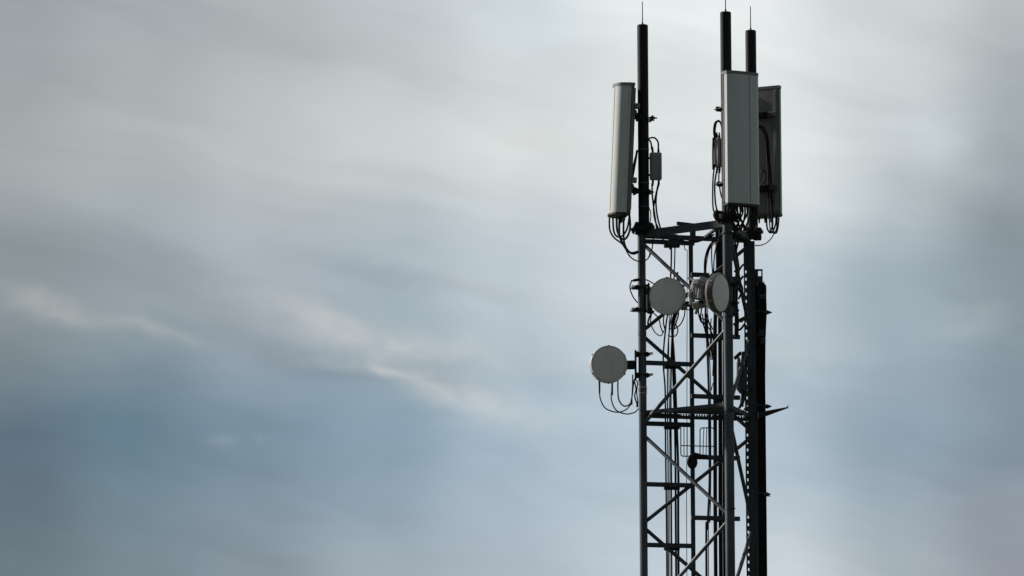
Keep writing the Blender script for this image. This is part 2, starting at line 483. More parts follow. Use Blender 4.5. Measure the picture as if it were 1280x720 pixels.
# head frame
def top_beam(a, b, h, w=0.06, mat='steel'):
    mm = MB(); mm.beam(a, b, w, h, (0, 0, 1), 0.005); part(mm, 'head_beam', mat)
A0, B0, C0 = (Vector((L.x, L.y, TOP_Z - 0.055)) for L in (LA, LB, LC))
top_beam(A0 + Vector((.05, 0, 0)), B0, 0.115)
top_beam(A0 + Vector((.05, 0, -.03)), C0 + Vector((0, 0, -.03)), 0.07)
top_beam(B0, C0, 0.085)
mid = P(846, 279, 79.75); e = P(905, 286, 79.8)
top_beam(mid, e, 0.045, 0.09)
top_beam(P(882, 296, 80.3), P(899, 283, 79.7), 0.04, 0.05)
for (px, py, Y) in ((843, 301, Yb(843)), (866, 296, Yb(866))):
    q = P(px, py, Y); mm = MB(); mm.beam(q + Vector((0, 0, .1)), q - Vector((0, 0, .09)), 0.09, 0.03, (0, 1, 0), 0.004); part(mm, 'stub_bracket', 'steel')
# leg cap flanges, with bolts
for L, zt in ((LA, TOP_Z), (LB, TOP_Z), (LC, TOP_Z)):
    mm = MB()
    mm.cyl((L.x, L.y, zt - 0.005), (L.x, L.y, zt + 0.03), 0.165, n=32)
    mm.cyl((L.x, L.y, zt - 0.06), (L.x, L.y, zt - 0.005), 0.10, n=24)
    if L is LC:
        mm.cyl((L.x, L.y, zt - .05), (L.x, L.y, zt - .012), 0.155, n=24); mm.box((L.x + .13, L.y - .05, zt - .02), (.12, .12, .13), None, .01); mm.box((L.x - .17, L.y - .06, zt - .02), (.16, .10, .10), None, .01)
    for k in range(8):
        a = 2 * math.pi * (k + .3) / 8; x, y = L.x + .138 * math.cos(a), L.y + .138 * math.sin(a)
        mm.cyl((x, y, zt - 0.045), (x, y, zt - 0.005), 0.016, n=6, smooth=False)
    part(mm, 'leg_flange', 'pole')

# triangular rest platform: frame and open grating
pf = MB(); A1, B1, C1 = (Vector((L.x, L.y, PLAT_Z)) for L in (LA, LB, LC))
B1o = B1 + Vector((-0.05, 0.06, 0))
for a, b in ((A1, B1o), (B1o, C1)):
    pf.beam(a, b, 0.04, 0.060, (0, 0, 1), 0.004)
dz = Vector((0, 0, -.050))
pf.beam(A1 + dz, C1 + dz, 0.04, 0.050, (0, 0, 1), 0.004)
nb = int((C1 - A1).length / 0.042)
for k in range(nb):                                  # toothed edge standing on the rear bar
    p = A1.lerp(C1, (k + .5) / nb)
    pf.box(p + Vector((0, 0, -.014)), (.026 if k > 13 else .05, .03, .03))
plat = part(pf, 'rest_platform', 'steel')
gr = MB()
def clip(p, d):
    """interval of the line p + t d inside triangle A1 B1 C1 (plan)"""
    lo, hi = -9.0, 9.0; T = [A1, B1, C1]; cen = (A1 + B1 + C1) / 3
    for i in range(3):
        a, b = T[i], T[(i + 1) % 3]; nn = Vector((-(b - a).y, (b - a).x, 0))
        if nn.dot(cen - a) < 0: nn = -nn
        den = nn.dot(d); num = nn.dot(p - a)
        if abs(den) < 1e-9:
            if num < 0: return None
            continue
        t_ = -num / den
        if den > 0: lo = max(lo, t_)
        else: hi = min(hi, t_)
    return (lo, hi) if hi - lo > 0.03 else None
cen = (A1 + B1 + C1) / 3
for dirv, sp, w in ((Vector((1, 0.35, 0)).normalized(), 0.075, 0.03), (Vector((-0.35, 1, 0)).normalized(), 0.07, 0.026)):
    nrm = Vector((-dirv.y, dirv.x, 0))
    for k in range(-18, 19):
        r_ = clip(cen + nrm * (k * sp), dirv)
        if r_:
            p = cen + nrm * (k * sp)
            zo = Vector((0, 0, 0.008 if sp == 0.075 else 0.016))
            gr.beam(p + dirv * r_[0] + zo, p + dirv * r_[1] + zo, w, 0.007)
part(gr, 'grating', 'steel', plat)

# the tapered step bracket sticking out past the right leg
m = MB(); a = P(948, 519, 80.50); b = P(985, 509.5, 80.7)
m.add([a + Vector((0, 0, -.05)), a + Vector((0, 0, .045)), b + Vector((0, 0, .012)), b + Vector((0, 0, -.004)),
       a + Vector((.0, .12, -.05)), a + Vector((.0, .12, .045)), b + Vector((0, .05, .012)), b + Vector((0, .05, -.004))],
      [(0, 1, 2, 3), (7, 6, 5, 4), (1, 5, 6, 2), (0, 3, 7, 4), (2, 6, 7, 3), (0, 4, 5, 1)])
m.cyl(b + Vector((-.005, .02, -.01)), b + Vector((0, .02, .035)), 0.009, n=8)
part(m, 'outrigger', 'pole')

# ------------------------------------------------------------------ antenna poles
def pole(L, px, ytop, rodtop, label):
    root = empty('antenna_pole', (L.x, L.y, TOP_Z + 0.03))
    tag(root, label, 'pole', 'black antenna poles on the tower head')
    zt = at_leg(L, ytop).z
    ax = Vector((P(px, 150, L.y).x, L.y, 0))
    mm = MB(); mm.cyl((ax.x, ax.y, TOP_Z + .045), (ax.x, ax.y, zt), 0.083, n=32)
    mm.cyl((ax.x, ax.y, zt), (ax.x, ax.y, zt + .012), 0.083, 0.07, n=32)
    mm.build('pipe', M['pole'], root, True)
    mm = MB(); mm.cyl((ax.x, ax.y, TOP_Z + .03), (ax.x, ax.y, TOP_Z + .065), 0.165, n=32)
    for k in range(8):
        a = 2 * math.pi * (k + .3) / 8; x, y = ax.x + .138 * math.cos(a), ax.y + .138 * math.sin(a)
        mm.cyl((x, y, TOP_Z + .065), (x, y, TOP_Z + 0.10), 0.016, n=6, smooth=False)
    for k in range(4):
        a = 2 * math.pi * k / 4 + .4; c, s_ = math.cos(a), math.sin(a)
        mm.beam((ax.x + .08 * c, ax.y + .08 * s_, TOP_Z + .095), (ax.x + .145 * c, ax.y + .145 * s_, TOP_Z + .095), 0.008, 0.06)
    mm.build('base_flange', M['pole'], root, True)
    zr = at_leg(L, rodtop).z
    mm = MB(); mm.cyl((ax.x, ax.y, zt + .01), (ax.x, ax.y, zr), 0.0085, 0.0065, n=10)
    mm.cyl((ax.x, ax.y, zt + .01), (ax.x, ax.y, zt + .05), 0.014, n=10)
    mm.build('lightning_rod', M['steel'], root, True)
    for py in BANDS.get(label, ()):
        zz = at_leg(L, py).z; mm = MB(); mm.cyl((ax.x, ax.y, zz - .012), (ax.x, ax.y, zz + .012), 0.086, n=32)
        mm.build('strap', M['galv'], root, True)
    return ax
BANDS = {'black pole standing alone at the left, carrying the sunlit pale panel antenna': (187, 229, 259)}
poleA = pole(LA, 804, 32, 2, 'black pole standing alone at the left, carrying the sunlit pale panel antenna')
poleB = pole(LB, 908.2, 16, -14, 'tallest black pole, rising from behind the top of the front grey panel antenna')
poleC = pole(LC, 939.4, 39, 8, 'short right-hand black pole, between the front panel and the rear brown-grey panel')

# ------------------------------------------------------------------ panel antennas
def panel(axis, Y, nx, ny, dist, ymid, label, tilt=0.0, W_=0.56, D_=0.10, H_=2.0, lean=0.0, brk=(0.56, -0.58), bulge=0.11, power=0.55):
    nv = Vector((nx, ny, 0)).normalized()
    L = Vector((axis.x, axis.y, 0)); zc = at_leg(L, ymid).z
    c = Vector((axis.x, axis.y, zc)) + nv * dist
    rot = (R(tilt), R(lean), math.atan2(nv.x, -nv.y))
    root = empty('panel_antenna', c, rot)
    tag(root, label, 'antenna', 'long panel antennas around the tower head')
    # local: front is -Y, back plate at y = +D/2
    hw, hd = W_ / 2, D_ / 2
    prof = []
    nseg = 28
    for i in range(nseg + 1):                       # bulged front
        t_ = i / nseg; x = -hw + 0.018 + (W_ - 0.036) * t_
        prof.append((x, -hd + 0.0 - bulge * (1 - abs(2 * t_ - 1) ** 2.1) ** power))
    prof = [(-hw, hd * 0.2), (-hw, -hd + 0.018)] + prof + [(hw, -hd + 0.018), (hw, hd * 0.2)]
    mm = MB(); mm.prism(prof, -H_ / 2 + 0.008, H_ / 2 - 0.03, True)
    rd = mm.build('radome', M['radome'], root, auto=35)
    # moulding seams on the front face
    mm = MB()
    mm.box((0.09, -hd - bulge * .925, 0), (0.0035, 0.012, H_ - 0.09))
    mm.build('seam', M['cap'], rd)
    # back channel with stepped rails
    mm = MB()
    mm.box((0, hd * 0.6 + .003, 0), (W_ - 0.02, hd * 0.8, H_ - 0.08), None, 0.006)
    for sx in (-1, 1):
        mm.box((sx * (hw - 0.05), hd + 0.012, 0), (0.045, 0.03, H_ - 0.12), None, 0.004)
        mm.box((sx * (hw - 0.004), hd * .55, 0), (0.012, 0.012, H_ - 0.08), None, 0.003)
    mm.build('back_plate', M['back'], root)
    for s_, nm in ((1, 'end_cap'), (-1, 'end_cap')):
        mm = MB(); k = 1.02
        pr = [(x * k, y * k) for x, y in prof] + [(hw * k, hd * 1.1), (-hw * k, hd * 1.1)]
        mm.prism(pr, s_ * H_ / 2 - (0.035 if s_ > 0 else 0.012), s_ * H_ / 2 + (0.012 if s_ > 0 else 0.016))
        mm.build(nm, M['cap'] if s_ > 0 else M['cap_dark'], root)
    # brackets: back lug, arms, clamp round the pole (pole at local y = dist)
    for bz in brk:
        mm = MB()
        mm.box((0, hd + 0.05, bz), (0.20, 0.07, 0.11), None, 0.01)
        for sx in (-1, 1):
            mm.beam((sx * .075, hd + .06, bz), (sx * .075, dist - .06, bz - .04), 0.012, 0.07)
        mm.box((0, dist - 0.10, bz - .04), (0.24, 0.035, 0.075), None, 0.006)
        mm.box((0, dist + 0.10, bz - .04), (0.24, 0.03, 0.075), None, 0.006)
        for sx in (-1, 1):
            mm.cyl((sx * .10, dist - .15, bz - .04), (sx * .10, dist + .17, bz - .04), 0.011, n=8)
            mm.cyl((sx * .10, dist + .115, bz - .04), (sx * .10, dist + .14, bz - .04), 0.019, n=6, smooth=False)
        mm.build('bracket', M['pole'], root)
        mm = MB(); mm.box((0, hd + 0.03, bz), (W_ - .03, 0.04, 0.085), None, 0.008)
        mm.build('crossbar', M['shaded_dark'], root)
    for bz in brk:                                  # small grey lugs beside the brackets
        mm = MB(); mm.box((hw - .04, hd + .055, bz + .10), (.07, .08, .085), None, .01)
        mm.build('lug', M['cap'], root)
    for i in range(5):
        x = -hw + 0.08 + i * (W_ - 0.16) / 4
        mm = MB(); mm.cyl((x, 0, -H_ / 2 + .002), (x, 0, -H_ / 2 - 0.055), 0.017, n=10)
        mm.cyl((x, 0, -H_ / 2 - .055), (x, 0, -H_ / 2 - 0.10), 0.012, n=10)
        mm.build('connector', M['pole'], root)
    return root, nv
panA, nA = panel(poleA, YA, -0.985, -0.17, 0.285, 189, 'pale panel antenna on the left black pole, its front catching the sun', tilt=-2.7, W_=0.53, D_=0.12, bulge=0.16, power=0.52)
panB, nB = panel(poleB, YB, 0.51, -0.86, 0.39, 178.5, 'grey panel antenna facing forward, in front of the tallest black pole', D_=0.15, bulge=0.035)
panC, nC = panel(poleC, YC, 0.50, 0.87, 0.42, 185.5, 'brown-grey panel antenna seen from its back, half hidden behind the front panel')

# ------------------------------------------------------------------ tower-mounted amplifiers
def amplifier(px, py, Y, w, h, rotz, label, pole_pt):
    c = P(px, py, Y); root = empty('amplifier_box', c, (0, 0, R(rotz)))
    tag(root, label, 'amplifier', 'small amplifier boxes strapped to the antenna poles')
    mm = MB(); mm.box((0, 0, 0), (w, 0.10, h), None, 0.012)
    mm.box((0, -.054, 0), (w * .8, 0.012, h * .86), None, 0.004)
    for k in range(4): mm.box((w * (-.3 + .2 * k), -.062, 0), (0.008, .014, h * .8))
    mm.build('body', M['box'], root)
    for sx in (-1, 1):
        for s_ in (-1, 1):
            mm = MB(); mm.cyl((sx * w * .25, 0, s_ * h / 2), (sx * w * .25, 0, s_ * (h / 2 + .05)), 0.018, n=10)
            mm.cyl((sx * w * .25, 0, s_ * (h / 2 + .05)), (sx * w * .25, 0, s_ * (h / 2 + .09)), 0.012, n=10)
            mm.build('connector', M['pole'], root)
    q = Vector(pole_pt)
    for dz in (-.13, .13):
        mm = MB(); mm.beam(c + Vector((0, .02, dz)), Vector((q.x, q.y, c.z + dz)), 0.03, 0.03)
        mm.build('mount_arm', M['pole'], root, True)
    return root
amplifier(819.6, 208, YA - 0.02, 0.178, 0.42, 6, 'grey amplifier box clamped to the right side of the left pole', poleA)
amplifier(897.8, 191, YB + 0.12, 0.10, 0.44, 40, 'narrow dark amplifier box at the left edge of the front panel antenna', poleB)

# ------------------------------------------------------------------ microwave dishes
def dish(c, nx, ny, rad, label, tilt=0.0, deep=0.10, unit=(0.20, 0.11, 0.24), unit_mat='unit', ux=0.0, drum='shell'):
    nv = Vector((nx, ny, 0)).normalized()
    root = empty('microwave_dish', c, (R(tilt), 0, math.atan2(nv.x, -nv.y)))
    tag(root, label, 'dish antenna', 'round microwave dishes on the tower')
    mm = MB(); mm.lathe([(0, -.012), (rad * .5, -.010), (rad * .93, -.003), (rad * .965, 0.0)], n=64)
    mm.build('radome', M['dish'], root)
    mm = MB(); mm.lathe([(rad * .955, .002), (rad * .965, -.008), (rad * .99, -.009), (rad, 0.0), (rad, deep * .95), (rad * .985, deep),
                         (rad * .80, deep + .055), (rad * .45, deep + .10), (.07, deep + .12), (.06, deep + .17), (0, deep + .17)], n=64)
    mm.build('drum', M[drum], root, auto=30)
    for k in range(6):
        a = 2 * math.pi * (k + .5) / 6; mm = MB()
        mm.box(((rad + .004) * math.cos(a), deep * .35, (rad + .004) * math.sin(a)), (.014, .05, .035), Matrix.Rotation(-a, 3, 'Y'), .003)
        mm.build('rim_clip', M['cap'], root)
    w, d, h = unit; y0 = deep + .17
    mm = MB(); mm.box((ux, y0 + d / 2, 0), (w, d, h), None, 0.012)
    for k in range(7): mm.box((ux + w * (-.42 + .14 * k), y0 + d + .016, 0), (0.008, .034, h * .92))
    un = mm.build('radio_unit', M[unit_mat], root)
    for k in (-1, 1):
        mm = MB(); mm.cyl((ux + k * w * .25, y0 + d * .5, -h / 2), (ux + k * w * .25, y0 + d * .5, -h / 2 - .05), .014, n=10)
        mm.build('connector', M['pole'], un)
    return root, nv
def clamp_on_leg(root, L, py, spread, arm_to, side, r=0.075, big=True):
    """two jaws with bolts round a leg plus an arm to the dish"""
    p = at_leg(L, py); mm = MB()
    sx = side
    for s_ in (-1, 1):
        z = p.z + s_ * spread
        mm.box((p.x + sx * r, p.y, z), (0.035, 0.15, 0.075), None, 0.006)
        mm.box((p.x - sx * r, p.y, z), (0.03, 0.15, 0.065), None, 0.006)
        for dy in (-.085, .085):
            mm.cyl((p.x + sx * (r + .03), p.y + dy, z), (p.x - sx * (r + .085), p.y + dy, z + .012), 0.009, n=8)
            mm.cyl((p.x - sx * (r + .012), p.y + dy, z), (p.x - sx * (r + .04), p.y + dy, z), 0.02, n=6, smooth=False)
    mm.box((p.x + sx * (r + .028), p.y, p.z), (0.03, 0.14, spread * 2 + .12), None, 0.006)
    mm.beam((p.x + sx * (r + .03), p.y, p.z), arm_to, 0.09, 0.13, (0, 0, 1), 0.01)
    mm.build('mount', M['pole'], root, True)

c1 = P(833.5, 370, 79.86)
d1, n1 = dish(c1, -0.36, -0.93, 0.282, 'grey dish between the left leg and the rear rail, facing the viewer', 1.0, 0.085, (0.30, 0.10, 0.22))
clamp_on_leg(d1, LA, 373, 0.17, c1 - n1 * 0.24, 1)
c2 = P(900.8, 366, 78.55)
d2, n2 = dish(c2, 0.875, -0.485, 0.292, 'grey dish turned right so that it looks narrow, on the front leg', 2.0, 0.09, (0.17, 0.12, 0.20), drum='shaded_dark')  # drum colour darkened to carry its shade; other dishes keep the shell paint
clamp_on_leg(d2, LB, 368, 0.14, c2 - n2 * 0.22, -1, 0.085)
m = MB()                                                # split casting, latches and struts behind the narrow dish
m.box((0, .30, .02), (.20, .10, .26), Matrix.Rotation(R(8), 3, 'X'), .03)
m.box((.03, .25, .17), (.24, .020, .20), Matrix.Rotation(R(-38), 3, 'X'), .004); m.box((-.02, .44, .0), (.05, .07, .36), Matrix.Rotation(R(12), 3, 'X'), .01)
m.box((.05, .50, .12), (.10, .03, .05), Matrix.Rotation(R(35), 3, 'X'), .006); m.box((.05, .49, -.12), (.08, .04, .04), Matrix.Rotation(R(-30), 3, 'X'), .006); m.box((0, .51, .0), (.07, .03, .09), Matrix.Rotation(R(20), 3, 'X'), .006)
m.box((-.10, .33, .14), (.16, .12, .10), Matrix.Rotation(R(14), 3, 'Y'), .02); m.box((.06, .39, -.16), (.22, .13, .11), Matrix.Rotation(R(-10), 3, 'Y'), .02)
m.box((.04, .45, .10), (.12, .10, .16), Matrix.Rotation(R(25), 3, 'Y'), .02); m.box((0, .47, -.02), (.18, .05, .10), None, .015)
m.cyl((-.12, .22, .10), (-.08, .50, .23), .022, n=10); m.cyl((.12, .20, .18), (.10, .40, .23), .03, n=10); m.cyl((0, .38, -.2), (.02, .42, -.30), .025, n=10)
m.build('casting', M['box'], d2)
m = MB(); pa, pb = P(916.5, 346, YB + .12), P(916.5, 395, YB + .12)
m.cyl(pa, pb, .032, n=16)
for py in (352, 388):
    q = P(916.5, py, YB + .12); l_ = at_leg(LB, py)
    m.beam(q, Vector((l_.x, l_.y, q.z)), .09, .07); m.cyl(q - Vector((.05, 0, 0)), q + Vector((.09, 0, .0)), .018, n=8)
    m.beam(q, P(903, py, 78.85), .05, .06)
m.build('mount_pipe', M['pole'], d2, True)
c3 = P(761.5, 455, 79.9)
d3, n3 = dish(c3, 0.19, -0.98, 0.282, 'lowest dish, hanging out to the left of the tower', -1.5, 0.12, (0.22, 0.10, 0.22), 'box')
clamp_on_leg(d3, LA, 456, 0.16, c3 - n3 * 0.22, -1)
m = MB(); a = P(738.5, 457, 79.95); m.cyl(a + Vector((.02, 0, 0)), a - Vector((.02, 0, 0)), .012, n=8); m.build('latch', M['pole'], d3, True)

# a finned radio seen edge-on inside the right side of the tower
c4 = P(925, 472, 80.15)
ru = empty('radio_unit', c4, (0, R(7), R(78)))
tag(ru, 'dark finned radio unit wedged between the front leg and the perforated right leg', 'radio unit')
m = MB(); m.box((0, 0, 0), (0.30, 0.065, 0.44), None, 0.015); m.box((0, .02, .26), (0.12, 0.03, 0.10), None, .008); m.build('body', M['shaded_dark'], ru)
m = MB()
for k in range(7): m.box((-.13 + .043 * k, -.06, -.02), (0.009, 0.055, 0.38))
m.build('heat_sink', M['steel'], ru)
m = MB(); q = at_leg(LC, 478)
m.beam(c4 + Vector((0, 0, .12)), q + Vector((0, -.05, .15)), .05, .05); m.beam(c4 - Vector((0, 0, .15)), q + Vector((0, -.05, -.10)), .05, .05)
m.beam(P(926, 441, 80.3), P(918.5, 448, 80.2), .03, .045); m.beam(P(929, 440, 80.3), P(927, 456, 80.2), .03, .03)
m.cyl(P(933, 446, 80.4), P(927, 508, 80.3), .030, n=12); m.build('mount', M['pole'], ru, True)
# slatted bracket below it
m = MB()
for k in range(5):
    a = P(924 + 1.9 * k, 513 - 3.2 * k, 80.2); b = P(928 + 1.9 * k, 498 - 3.2 * k, 80.25)
    m.beam(a, b, .03, .012, (1, 0, 0))
m.beam(P(921, 514, 80.2), P(933, 492, 80.2), .02, .02); m.beam(P(926, 520, 80.2), P(937, 500, 80.2), .02, .02)
tag(m.build('cable_bracket', M['steel']), 'slanted slatted cable bracket below the finned radio unit beside the perforated leg', 'bracket')

# ------------------------------------------------------------------ cable channel right of the perforated leg
tr = empty('cable_channel', (P(951, 500, YC).x, YC, 0.3))
tag(tr, 'black vertical cable channel running down the right side of the perforated leg', 'cable channel')
xa, xb = P(943.5, 500, YC).x, P(956.8, 500, YC).x
zt = at_leg(LC, 352).z
m = MB()
m.box(((xa + xb) / 2, YC + .11, (0.3 + zt) / 2), (xb - xa, .012, zt - .3))
m.box((xa + .006, YC + .07, (0.3 + zt) / 2), (.010, .06, zt - .3)); m.box((xb - .005, YC + .04, (0.3 + zt) / 2), (.010, .13, zt - .3))
m.build('channel', M['pole'], tr, True)
m = MB(); za, zb = at_leg(LC, 349).z, at_leg(LC, 337).z; xe = P(953.4, 340, YC).x
m.box(((x1 + xe) / 2, YC + .02, za), (xe - x1, .01, .10)); m.box(((x1 + xe) / 2, YC + .02, zb - .005), (xe - x1, .01, .03))
m.box((xe - .012, YC + .02, (za + zb) / 2), (.022, .0094, zb - za)); m.box((x1 + .025, YC + .02, (za + zb) / 2), (.05, .0094, zb - za))
m.build('mounting_plate', M['steel'], tr, True)
for (py, tip, ragged) in ((389.5, 965, 0), (507, 964.5, 0), (617, 963.5, 1), (737, 964, 0), (857, 964, 0)):
    a = P(945, py - 1, YC - .06); b = P(957, py - .5, YC - .06); t_ = P(tip, py + 1.0, YC - .06)
    mm = MB(); mm.beam(a, b, .03, .018, (0, 0, 1))
    mm.cyl(P(954.5, py + .8, YC - .06), P(959.5, py + 1, YC - .06), .030, .034, n=12)
    mm.cyl(P(959.5, py + 1, YC - .06), t_, .034, .006, n=12)
    if ragged:
        for k in range(4): mm.cyl(P(956, py + 2, YC - .06), P(958 + 1.6 * k, py - 4 + 2.6 * k, YC - .05), .010, .004, n=6)
    mm.build('cable_clip', M['steel'], tr, True)
for (py, s_) in ((371, 1.0), (416, 1.2), (426, 1.3)):
    p = P(953 if py < 400 else 951.5 + (py - 416) * .25, py, YC - .055); mm = MB()
    if py < 400: mm.cyl(p - Vector((.05, 0, 0)), p + Vector((.05, 0, 0)), .04, n=14)
    else: mm.box(p, (.075, .05, .10), None, .008)
    mm.build('splice_closure', M['steel'], tr, True)

# ------------------------------------------------------------------ cables
def cable(name, pts, r, label, group, cat='cable', mat='rubber', par=None):
    w = [P(*p) if not isinstance(p, Vector) else p for p in pts]
    if name == 'jumper_cable': r *= 1.2
    o = MB().tube(spline(w), r).build(name, M[mat], None)
    return tag(o, label, cat, group)
def down(px, Y): q = P(px, 715, Y); return Vector((q.x, Y, 0.35))

# feeders inside the channel
for i, (px, amp) in enumerate(((948.3, 0.3), (951.0, 0.6), (953.6, 1.1), (955.6, 1.4))):
    Y = YC + .03
    pts = [(px - 2, 346 + 3 * i, Y + .05), (px - .5 + amp, 358, Y - .02), (px + amp * .8, 372, Y - .05), (px + amp * 1.1, 392, Y - .05), (px + amp * .4, 415, Y - .02), (px, 445, Y), (px, 600, Y), down(px, Y)]
    cable('feeder_cable', pts, .017, 'thick black feeder cable bundled inside the channel right of the perforated leg', 'feeder cables in the right channel')
# feeders behind the rear face, left bundle
YF = Yb(838) + .075
lab = 'black feeder cable running down the tower between the left leg and the rear rail'
for pts, r in (([(839, 298), (839, 330), (836, 380), (832, 410), (829, 450), (831.5, 490), (832, 560), (833, 640), (833.5, 700)], .013),
               ([(844, 298), (843, 335), (841, 380), (837, 410), (834.5, 450), (834.5, 520), (835.2, 600), (835.5, 700)], .010),
               ([(847, 340), (845, 380), (841, 410), (839, 450), (838.5, 520), (839.2, 600), (839.5, 700)], .013),
               ([(849, 345), (847, 385), (841.5, 410), (841.3, 460), (843.5, 530), (844.5, 600), (845, 700)], .016),
               ([(845, 360), (843, 390), (840, 408), (843, 455), (845.5, 520), (848, 600), (848, 700)], .018),
               ([(838, 380), (836.5, 400), (836, 450), (836.8, 520), (837.3, 600), (837.4, 700)], .007)):
    Y = YF + random.uniform(-.02, .03)
    cable('feeder_cable', [(x, y, Y) for x, y in pts] + [down(pts[-1][0], Y)], r, lab, 'feeder cables left of the rear rail')
# right bundle behind the front leg
YG = Yb(898) + .085
lab = 'black feeder cable running down close behind the front leg'
for pts, r in (([(896, 268), (896.5, 300), (897, 345), (894, 400), (893.8, 450), (894, 560), (894.5, 700)], .030),
               ([(901, 268), (901.5, 300), (901, 345), (900, 400), (900.2, 450), (900.6, 560), (901, 700)], .031),
               ([(905, 268), (905.5, 300), (906, 345), (905.5, 400), (905.6, 560), (906, 700)], .028)):
    cable('feeder_cable', [(x, y, YG) for x, y in pts] + [down(pts[-1][0], YG)], r, lab, 'thick feeder cables behind the front leg')
cable('feeder_cable', [(897, 299, 80.1), (889, 305, 80.3), (883, 318, 80.45), (881, 335, 80.5), (883, 362, YG), (882, 390, YG), (884, 430, YG), (886, 490, YG), (886.5, 540, YG), (887, 600, YG), (884.5, 660, YG), (883, 715, YG), down(883, YG)], .019,
      'wavy black feeder cable just right of the rear rail, curving from the head frame', None)
cable('feeder_cable', [(896, 302, 80.1), (888, 310, 80.3), (884, 324, 80.45), (882.5, 342, 80.5), (884.5, 380, YG), (885, 420, YG), (888, 470, YG), (888.5, 540, YG), (888.5, 600, YG), (887.5, 650, YG), (885.5, 715, YG), down(885.5, YG)], .008,
      'thin black cable beside the wavy feeder right of the rear rail', None)
cable('feeder_cable', [(916, 290, 80.0), (918, 310, 80.1), (922, 335, 80.2), (921, 350, 80.2), (919.5, 375, 80.2), (921, 400, 80.2), (920.4, 421, 80.25)], .034,
      'thick black cable hanging between the front leg and the perforated leg', None)
cable('feeder_cable', [(934, 330, 80.6), (929, 331, 80.5), (925, 336, 80.4), (920, 345, 80.3), (917, 358, 80.3)], .016,
      'short black cable crossing from the perforated leg to the front leg', None)
m = MB(); m.cyl(P(932, 397.5, 80.5), P(924.5, 400.5, 80.4), .034, .028, n=14); m.cyl(P(927, 399, 80.4), P(927, 403, 80.4), .02, n=8); m.cyl(P(924.5, 400.5, 80.4), P(923, 403, 80.4), .016, n=8)
tag(m.build('cable_gland', M['pole']), 'stubby black cable gland on the left edge of the perforated leg below the narrow dish', 'cable gland')
cable('wire_rope', [(859, 312, RY - .06), (858.8, 400, RY - .06), (858.6, 560, RY - .06), (858.5, 700, RY - .06), down(858.5, RY - .06)], .0055,
      'thin steel wire rope running down just left of the rear rail', None, 'wire rope', 'steel')
cable('wire_rope', [(855, 305, RY - .05), (856, 311, RY - .06), (858, 313, RY - .06)], .007, 'short bent wire at the top of the thin wire rope', None, 'wire')

lab = 'black cable sagging just under the head frame between left and front leg'
for pts, r in (([(830, 294), (838, 300), (846, 301), (852, 297)], .010), ([(848, 299), (860, 303), (872, 302), (882, 298), (893, 293)], .012),
               ([(852, 297), (864, 300.5), (878, 300), (890, 296)], .009), ([(826, 296), (831, 302), (835, 306), (838, 312)], .009)):
    cable('jumper_cable', [(x, y, 80.15) for x, y in pts], r, lab, 'cables under the head frame')
lab = 'thin black cable threading between the narrow dish and the thick feeder cables'
for pts in ([(878, 392), (880, 404), (886, 410), (891, 420), (892, 440), (891, 470)], [(883, 392), (886, 402), (889, 415), (888, 430), (891, 450)],
            [(872, 384), (875, 396), (881, 400), (887, 404), (891, 412)], [(890, 300), (889.5, 320), (891, 345)], [(909, 262), (908, 282), (898, 300), (893, 320), (892, 345)]):
    cable('jumper_cable', [(x, y, 80.0) for x, y in pts], .008, lab, 'thin cables near the front leg')
lab = 'short black cable in the tangle between the front leg and the perforated leg'
for pts in ([(917, 285), (919, 300), (917, 315), (921, 330)], [(925, 292), (922, 305), (919, 318)], [(918, 338), (923, 345), (921, 356), (926, 366)],
            [(929, 345), (925, 352), (928, 362), (923, 374)], [(917, 404), (921, 410), (925, 412), (931, 405)]):
    cable('jumper_cable', [(x, y, 80.0) for x, y in pts], .014, lab, 'cable tangle right of the front leg')
# jumpers under the left panel
def Z9(pts, Y): return [(745 + x / 9, 250 + y / 9, Y) for x, y in pts]
lab = 'thin black jumper cable looping from the underside of the left panel antenna'; gp = 'jumper cables under the left panel'
for pts, r, Y, Y2 in (([(150, 200), (155, 330), (200, 420), (290, 490), (335, 550), (400, 600), (475, 575)], .011, 80.27, YA - .08),
                 ([(190, 196), (200, 350), (240, 412), (300, 400), (350, 320), (376, 180), (378, 40), (366, -120)], .012, 80.15, YA - .05),
                 ([(231, 190), (240, 350), (295, 440), (350, 415), (384, 300), (372, 130), (372, 20), (388, -120), (440, -420), (462, -560)], .014, 80.05, YA - .07),
                 ([(262, 184), (265, 400), (310, 500), (360, 575), (420, 605), (475, 585)], .014, 79.95, YA - .08),
                 ([(312, 176), (310, 400), (330, 520), (390, 592), (475, 580)], .013, 79.85, YA - .08)):
    w = Z9(pts, Y); k = len(w)
    w = [(x, y, Y + (Y2 - Y) * (i / (k - 1)) ** 1.5) for i, (x, y, _) in enumerate(w)]
    cable('jumper_cable', w, r, lab, gp)
cable('jumper_cable', Z9([(325, 540), (385, 640), (480, 690)], YA - .09) + Z9([(565, 675), (618, 600), (640, 480), (645, 430)], YA - .09), .008,
      'thin black cable sagging across the left leg just below its flange', None)
cable('jumper_cable', [(796.5, 190, YA - .1), (794, 197, YA - .13), (790.5, 212, YA - .17), (788.3, 224, YA - .2), (788, 240, YA - .2)], .008, 'thin black cable slanting between the left panel antenna and its pole', None)
